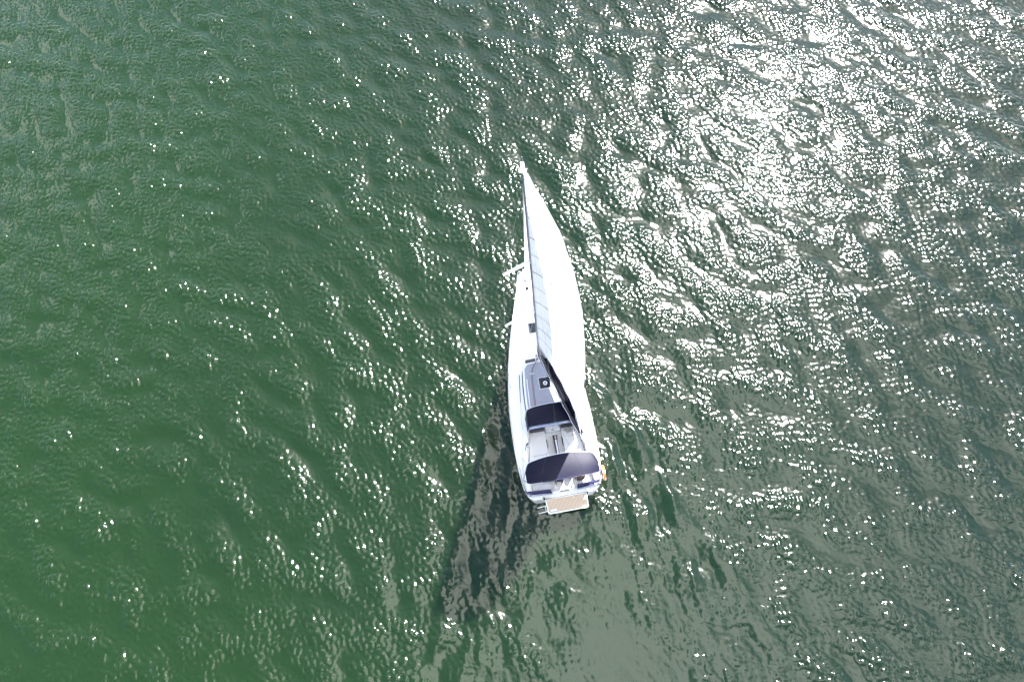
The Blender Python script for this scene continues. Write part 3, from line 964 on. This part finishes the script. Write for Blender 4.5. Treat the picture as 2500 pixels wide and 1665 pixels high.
def sail_strip(fn, w, nm, material, n=30):
    """thin raised strip on both faces of the sail along fn(t)->(z,q)"""
    m_ = MB()
    for side in (-1, 1):
        ra, rb = [], []
        for i in range(n + 1):
            z, q = fn(i / n)
            z = min(max(z, 3.1), 17.3)
            nrm = (sail_pt(z, min(1, q + 0.01)) - sail_pt(z, max(0, q - 0.01))).cross(Vector((0, 0, 1))).normalized()
            a = sail_pt(min(17.3, z + w / 2), q) - nrm * (0.006 * side)
            b_ = sail_pt(max(3.1, z - w / 2), q) - nrm * (0.006 * side)
            ra.append(a)
            rb.append(b_)
        m_.grid([ra, rb])
    m_.build(nm, material, main, True)


for (z0, rise) in ((5.6, 0.5), (8.3, 0.55), (10.9, 0.6), (13.4, 0.6), (15.7, 0.5)):
    sail_strip(lambda t, z0=z0, rise=rise: (z0 - rise * t * 0.9 + 0.25, t), 0.055, 'batten', SEAM)
for (z0, rise) in ((4.5, 0.9), (6.9, 1.0), (9.6, 1.0), (12.2, 1.0), (14.6, 0.8)):
    sail_strip(lambda t, z0=z0, rise=rise: (z0 - rise * t + 0.3, t), 0.03, 'seam', SEAM)
sail_strip(lambda t: (16.87, 0.0 + t * 0.98), 0.03, 'head_batten', SEAM, 8)
# boom
be0 = Vector((0.0, 6.58, 2.42))
be1 = Vector((1.17, 2.10, 2.98))
bd = (be1 - be0).normalized()
bn = Vector((bd.y, -bd.x, 0)).normalized()      # port side normal
if bn.x > 0:
    bn = -bn
boom = MB()
vs_, fs = [], []
for c in (be0, be1):
    for a in [2 * math.pi * i / 12 for i in range(12)]:
        vs_.append(c + bn * (0.055 * math.cos(a)) + Vector((0, 0, 0.085 * math.sin(a) - 0.06)))
for i in range(12):
    fs.append((i, (i + 1) % 12, 12 + (i + 1) % 12, 12 + i))
fs += [tuple(range(12))[::-1], tuple(range(12, 24))]
boomo = boom.add(vs_, fs).build('boom', ALU, boat, True)
for s in (1, -1):          # 1 = port
    rows = [[], [], []]
    for i in range(31):
        q = i / 30
        c = be0.lerp(be1, q * 0.965)
        hh = (0.30 * (1 - 0.30 * q) if s > 0 else 0.25 + 0.60 * math.sin(min(1, q * 1.05) * math.pi) ** 0.6) + 1.10 * math.exp(-(q / 0.055)) * (1 if s > 0 else 0.9)
        sag = 0.012 * math.sin(q * 31) + 0.03 * math.sin(q * math.pi)
        rows[0].append(c + bn * (s * 0.07) + Vector((0, 0, -0.24)))
        rows[1].append(c + bn * (s * (0.115 + sag)) + Vector((0, 0, hh * 0.45)))
        rows[2].append(c + bn * (s * (0.10 + (0.06 if s < 0 else 0.0) + sag)) + Vector((0, 0, hh)))
    lb = MB().grid(rows, 0.006, tuple(-bn * s)).build('lazy_bag', NAVY, boomo, True)
    MB().tube([p + Vector((0, 0, 0.012)) for p in rows[2][2:]], 0.013, 6).build('bag_batten', SPRW, lb, True)
# lazy jacks from the mast to the bag
for s in (1, -1):
    for q in (0.3, 0.62):
        MB().tube([tips[(-s, 'lower')] * 0.35 + mast_at(7.4) * 0.65, be0.lerp(be1, q) + bn * (s * 0.14) + Vector((0, 0, 0.3))], 0.0035, 5).build('lazy_jack', ROPEW, boat)
# mainsheet at the boom end, vang at the mast
for k, dx_ in enumerate((0.0, 0.09, 0.18)):
    MB().tube([be1 + Vector((-0.05 + dx_ * 0.4, 0.12 + dx_, -0.1)), Vector((1.30 + dx_ * 0.6, 2.02 + dx_, 1.48))], 0.007, 5).build('mainsheet', (ROPED, ROPER, ROPED)[k], boat)
MB().box((1.24, 2.0, 1.46), (1.36, 2.26, 1.56), 0.02).build('sheet_block', DARK, boat)
MB().box(tuple(be1 + Vector((-0.05, 0.04, -0.24))), tuple(be1 + Vector((0.05, 0.20, -0.10))), 0.015).build('boom_block', DARK, boat)
MB().tube([mast_at(1.95) + Vector((0, -0.12, 0)), be0.lerp(be1, 0.30) + Vector((0, 0, -0.16))], 0.025, 8).build('vang', ALU, boat, True)
for k in (-1, 1):
    MB().tube([be0.lerp(be1, 0.34) + Vector((0, 0, -0.1)), Vector((k * 0.5, 5.98, 1.80))], 0.006, 5).build('preventer', ROPEW, boat)

# ---------------------------------------------------------------- loose things on board
def rope_coil(name, label, loc, rmax, turns, material, tail=True, seed=1, squash=0.75):
    rnd = random.Random(seed)
    t = thing(name, label, 'rope', loc, )
    pts = []
    n_ = turns * 14
    for i in range(n_):
        a = 2 * math.pi * i / 14
        r = rmax * (0.55 + 0.4 * rnd.random() * 0.5 + 0.25 * math.sin(i * 0.37))
        pts.append((r * math.cos(a) + 0.05 * math.sin(i * 0.11), squash * r * math.sin(a) + 0.03 * math.cos(i * 0.17), 0.012 + 0.05 * i / n_ + 0.012 * rnd.random()))
    MB().tube(smooth_path(pts, 2), 0.008, 5).build('coil', material, t, True)
    if tail:
        MB().tube(smooth_path([pts[-1], (-0.10, -0.20, 0.012), (-0.02, -0.32, 0.012), (0.10, -0.34, 0.012), (0.16, -0.24, 0.012), (0.12, -0.12, 0.012)], 6), 0.007, 5).build('loose_end', material, t, True)
    return t


rope_coil('rope_coil', 'grey rope coil with a loose loop lying on the starboard cockpit bench', (0.74, 3.10, 0.946), 0.20, 9, ROPEW, True, 3)
rope_coil('rope_coil', 'small dark and white rope coil hung beside the shaded locker hollow under the sprayhood', (0.98, 3.34, 1.425), 0.11, 6, ROPED, False, 8)
rope_coil('rope_coil', 'dark rope bundle heaped on the port stern corner', (-1.70, 0.42, 1.23), 0.12, 7, ROPED, False, 5, 1.3)

lb_ = thing('lifebuoy', 'orange horseshoe lifebuoy hanging outside the starboard stern rail', 'lifebuoy', (1.93, 0.66, 1.50))
pts = []
for i in range(25):
    a = RAD(-60 + 300 * i / 24)
    pts.append((0.02 * math.sin(a * 2), 0.30 * math.cos(a), 0.26 * math.sin(a) + 0.02))
# flattened horseshoe tube
hs = MB().tube(pts, 0.065, 10)
hs.build('foam_ring', ORANGE, lb_, True)
for i in (6, 12, 18):
    MB().tube([Vector(pts[i - 1]), Vector(pts[i + 1])], 0.068, 10).build('white_band', WHITEM, lb_, True)
MB().tube([(-0.09, 0.3, 0.26), (-0.03, 0.0, 0.29), (-0.09, -0.3, 0.26)], 0.012, 6).build('strap', WHITEM, lb_)


def skin_body(name, verts, edges, radii, material, parent, root=0):
    me = bpy.data.meshes.new(name)
    me.from_pydata(verts, edges, [])
    o = bpy.data.objects.new(name, me)
    COL.objects.link(o)
    o.parent = parent
    md = o.modifiers.new('skin', 'SKIN')
    sk = me.skin_vertices[0].data if me.skin_vertices else None
    if sk is None:
        bm = bmesh.new()
        bm.from_mesh(me)
        bm.verts.layers.skin.verify()
        bm.to_mesh(me)
        bm.free()
        sk = me.skin_vertices[0].data
    for i, r in enumerate(radii):
        sk[i].radius = r if isinstance(r, tuple) else (r, r)
        sk[i].use_root = (i == root)
    sb = o.modifiers.new('sub', 'SUBSURF')
    sb.levels = sb.render_levels = 2
    me.materials.append(material)
    return o


def person(label, loc, J, cloth, legs, hair, rotz=0.0):
    """J: dict of joints relative to loc"""
    t = thing('person', label, 'person', loc)
    t.matrix_world = t.matrix_world @ Matrix.Rotation(rotz, 4, 'Z')
    names = ['pelvis', 'waist', 'chest', 'neck', 'shl', 'ell', 'wrl', 'shr', 'elr', 'wrr', 'hipl', 'knl', 'anl', 'tol', 'hipr', 'knr', 'anr', 'tor']
    R_ = dict(pelvis=(0.15, 0.12), waist=(0.14, 0.11), chest=(0.165, 0.12), neck=0.06, shl=0.075, ell=0.05, wrl=0.036, shr=0.075, elr=0.05, wrr=0.036,
              hipl=0.095, knl=0.065, anl=0.045, tol=0.04, hipr=0.095, knr=0.065, anr=0.045, tor=0.04)
    E_ = [('pelvis', 'waist'), ('waist', 'chest'), ('chest', 'neck'), ('chest', 'shl'), ('shl', 'ell'), ('ell', 'wrl'), ('chest', 'shr'), ('shr', 'elr'), ('elr', 'wrr'),
          ('pelvis', 'hipl'), ('hipl', 'knl'), ('knl', 'anl'), ('anl', 'tol'), ('pelvis', 'hipr'), ('hipr', 'knr'), ('knr', 'anr'), ('anr', 'tor')]
    ix = {n_: i for i, n_ in enumerate(names)}
    body = skin_body('body', [J[n_] for n_ in names], [(ix[a], ix[b_]) for a, b_ in E_], [R_[n_] for n_ in names], cloth, t)
    # head with nose, ears and hair
    hc = Vector(J['head'])
    f = Vector(J.get('look', (0, 1, 0))).normalized()
    sd = f.cross(Vector((0, 0, 1))).normalized()
    u = sd.cross(f)

    def ell(c, ax, n1=14, n2=10, zmin=-1):
        vs2, fs2 = [], []
        for i in range(n2 + 1):
            ph = math.pi * i / n2
            for k in range(n1):
                a = 2 * math.pi * k / n1
                v = (math.sin(ph) * math.cos(a), math.sin(ph) * math.sin(a), math.cos(ph))
                vs2.append(c + sd * (ax[0] * v[0]) + f * (ax[1] * v[1]) + u * (ax[2] * max(v[2], zmin)))
        for i in range(n2):
            for k in range(n1):
                fs2.append((i * n1 + k, i * n1 + (k + 1) % n1, (i + 1) * n1 + (k + 1) % n1, (i + 1) * n1 + k))
        return vs2, fs2
    hd = MB().add(*ell(hc, (0.076, 0.095, 0.115)))
    hd.add(*ell(hc + f * 0.098 - u * 0.01, (0.013, 0.018, 0.024), 8, 6))
    for q in (-1, 1):
        hd.add(*ell(hc + sd * (0.078 * q) - f * 0.005, (0.012, 0.022, 0.032), 8, 6))
    hd.tube([J['neck'], hc - u * 0.06], 0.052, 10)
    head = hd.build('head', SKIN, t, True)
    for q in (-1, 1):
        MB().add(*ell(hc + f * 0.088 + sd * (0.032 * q) + u * 0.018, (0.012, 0.008, 0.007), 8, 6)).build('eye', DARK, head, True)
    MB().add(*ell(hc + f * 0.086 - u * 0.055, (0.026, 0.008, 0.006), 8, 6)).build('mouth', CLOTHG, head, True)
    MB().add(*ell(hc - f * 0.018 + u * 0.022, (0.088, 0.098, 0.112), 16, 12, -0.35)).build('hair', hair, t, True)
    # hands: palm plus five fingers
    for sfx, q in (('l', -1), ('r', 1)):
        w_ = Vector(J['wr' + sfx])
        e_ = Vector(J['el' + sfx])
        d_ = (w_ - e_).normalized()
        n_ = d_.cross(Vector((0, 0, 1))).normalized()
        dn = n_.cross(d_)
        hb = MB().tube([w_ - d_ * 0.02, w_ + d_ * 0.04, w_ + d_ * 0.085], 0.032, 8)
        for i, ln in enumerate((0.062, 0.07, 0.066, 0.052)):
            b0_ = w_ + d_ * 0.08 + n_ * (0.027 - 0.018 * i)
            hb.tube([b0_, b0_ + d_ * ln * 0.5 - dn * 0.012, b0_ + d_ * ln * 0.75 - dn * 0.04], 0.0085, 6)
        b0_ = w_ + d_ * 0.03 + n_ * (0.03 * -q)
        hb.tube([b0_, b0_ + d_ * 0.03 + n_ * (0.03 * -q), b0_ + d_ * 0.06 + n_ * (0.035 * -q) - dn * 0.015], 0.010, 6)
        hb.build('hand', SKIN, t, True)
    return t


# standing at the helm, leaning back against the stern
person('person in dark navy clothing standing at the helm under the navy stern canopy', (-0.14, 0.70, 0.70),
       dict(pelvis=(0.0, -0.02, 0.90), waist=(0.0, 0.06, 1.06), chest=(0.0, 0.16, 1.30), neck=(0.0, 0.22, 1.48), head=(0.0, 0.28, 1.64), look=(0.1, 1, -0.05),
            shl=(-0.18, 0.17, 1.38), ell=(-0.26, 0.22, 1.12), wrl=(-0.30, 0.14, 0.95), shr=(0.18, 0.17, 1.38), elr=(0.28, 0.02, 1.14), wrr=(0.38, 0.10, 0.98),
            hipl=(-0.11, -0.02, 0.84), knl=(-0.15, 0.03, 0.46), anl=(-0.15, -0.06, 0.08), tol=(-0.17, 0.14, 0.04),
            hipr=(0.11, -0.02, 0.84), knr=(0.14, 0.03, 0.46), anr=(0.14, -0.06, 0.08), tor=(0.16, 0.14, 0.04)), CLOTHN, CLOTHN, HAIR)
# seated on the starboard helm seat
person('brown-haired person seated at the stern beside the starboard backrest', (0.84, 0.60, 0.955),
       dict(pelvis=(0.0, 0.02, 0.12), waist=(0.0, 0.02, 0.28), chest=(0.0, 0.03, 0.48), neck=(0.0, 0.03, 0.66), head=(0.0, 0.05, 0.82), look=(-0.5, 1, -0.1),
            shl=(-0.18, 0.04, 0.56), ell=(-0.24, 0.12, 0.32), wrl=(-0.14, 0.32, 0.22), shr=(0.18, 0.04, 0.56), elr=(0.24, 0.12, 0.32), wrr=(0.12, 0.32, 0.22),
            hipl=(-0.10, 0.06, 0.10), knl=(-0.13, 0.48, 0.10), anl=(-0.13, 0.52, -0.17), tol=(-0.14, 0.70, -0.22),
            hipr=(0.10, 0.06, 0.10), knr=(0.13, 0.48, 0.10), anr=(0.13, 0.52, -0.17), tor=(0.14, 0.70, -0.22)), CLOTHG, CLOTHW, HAIR)
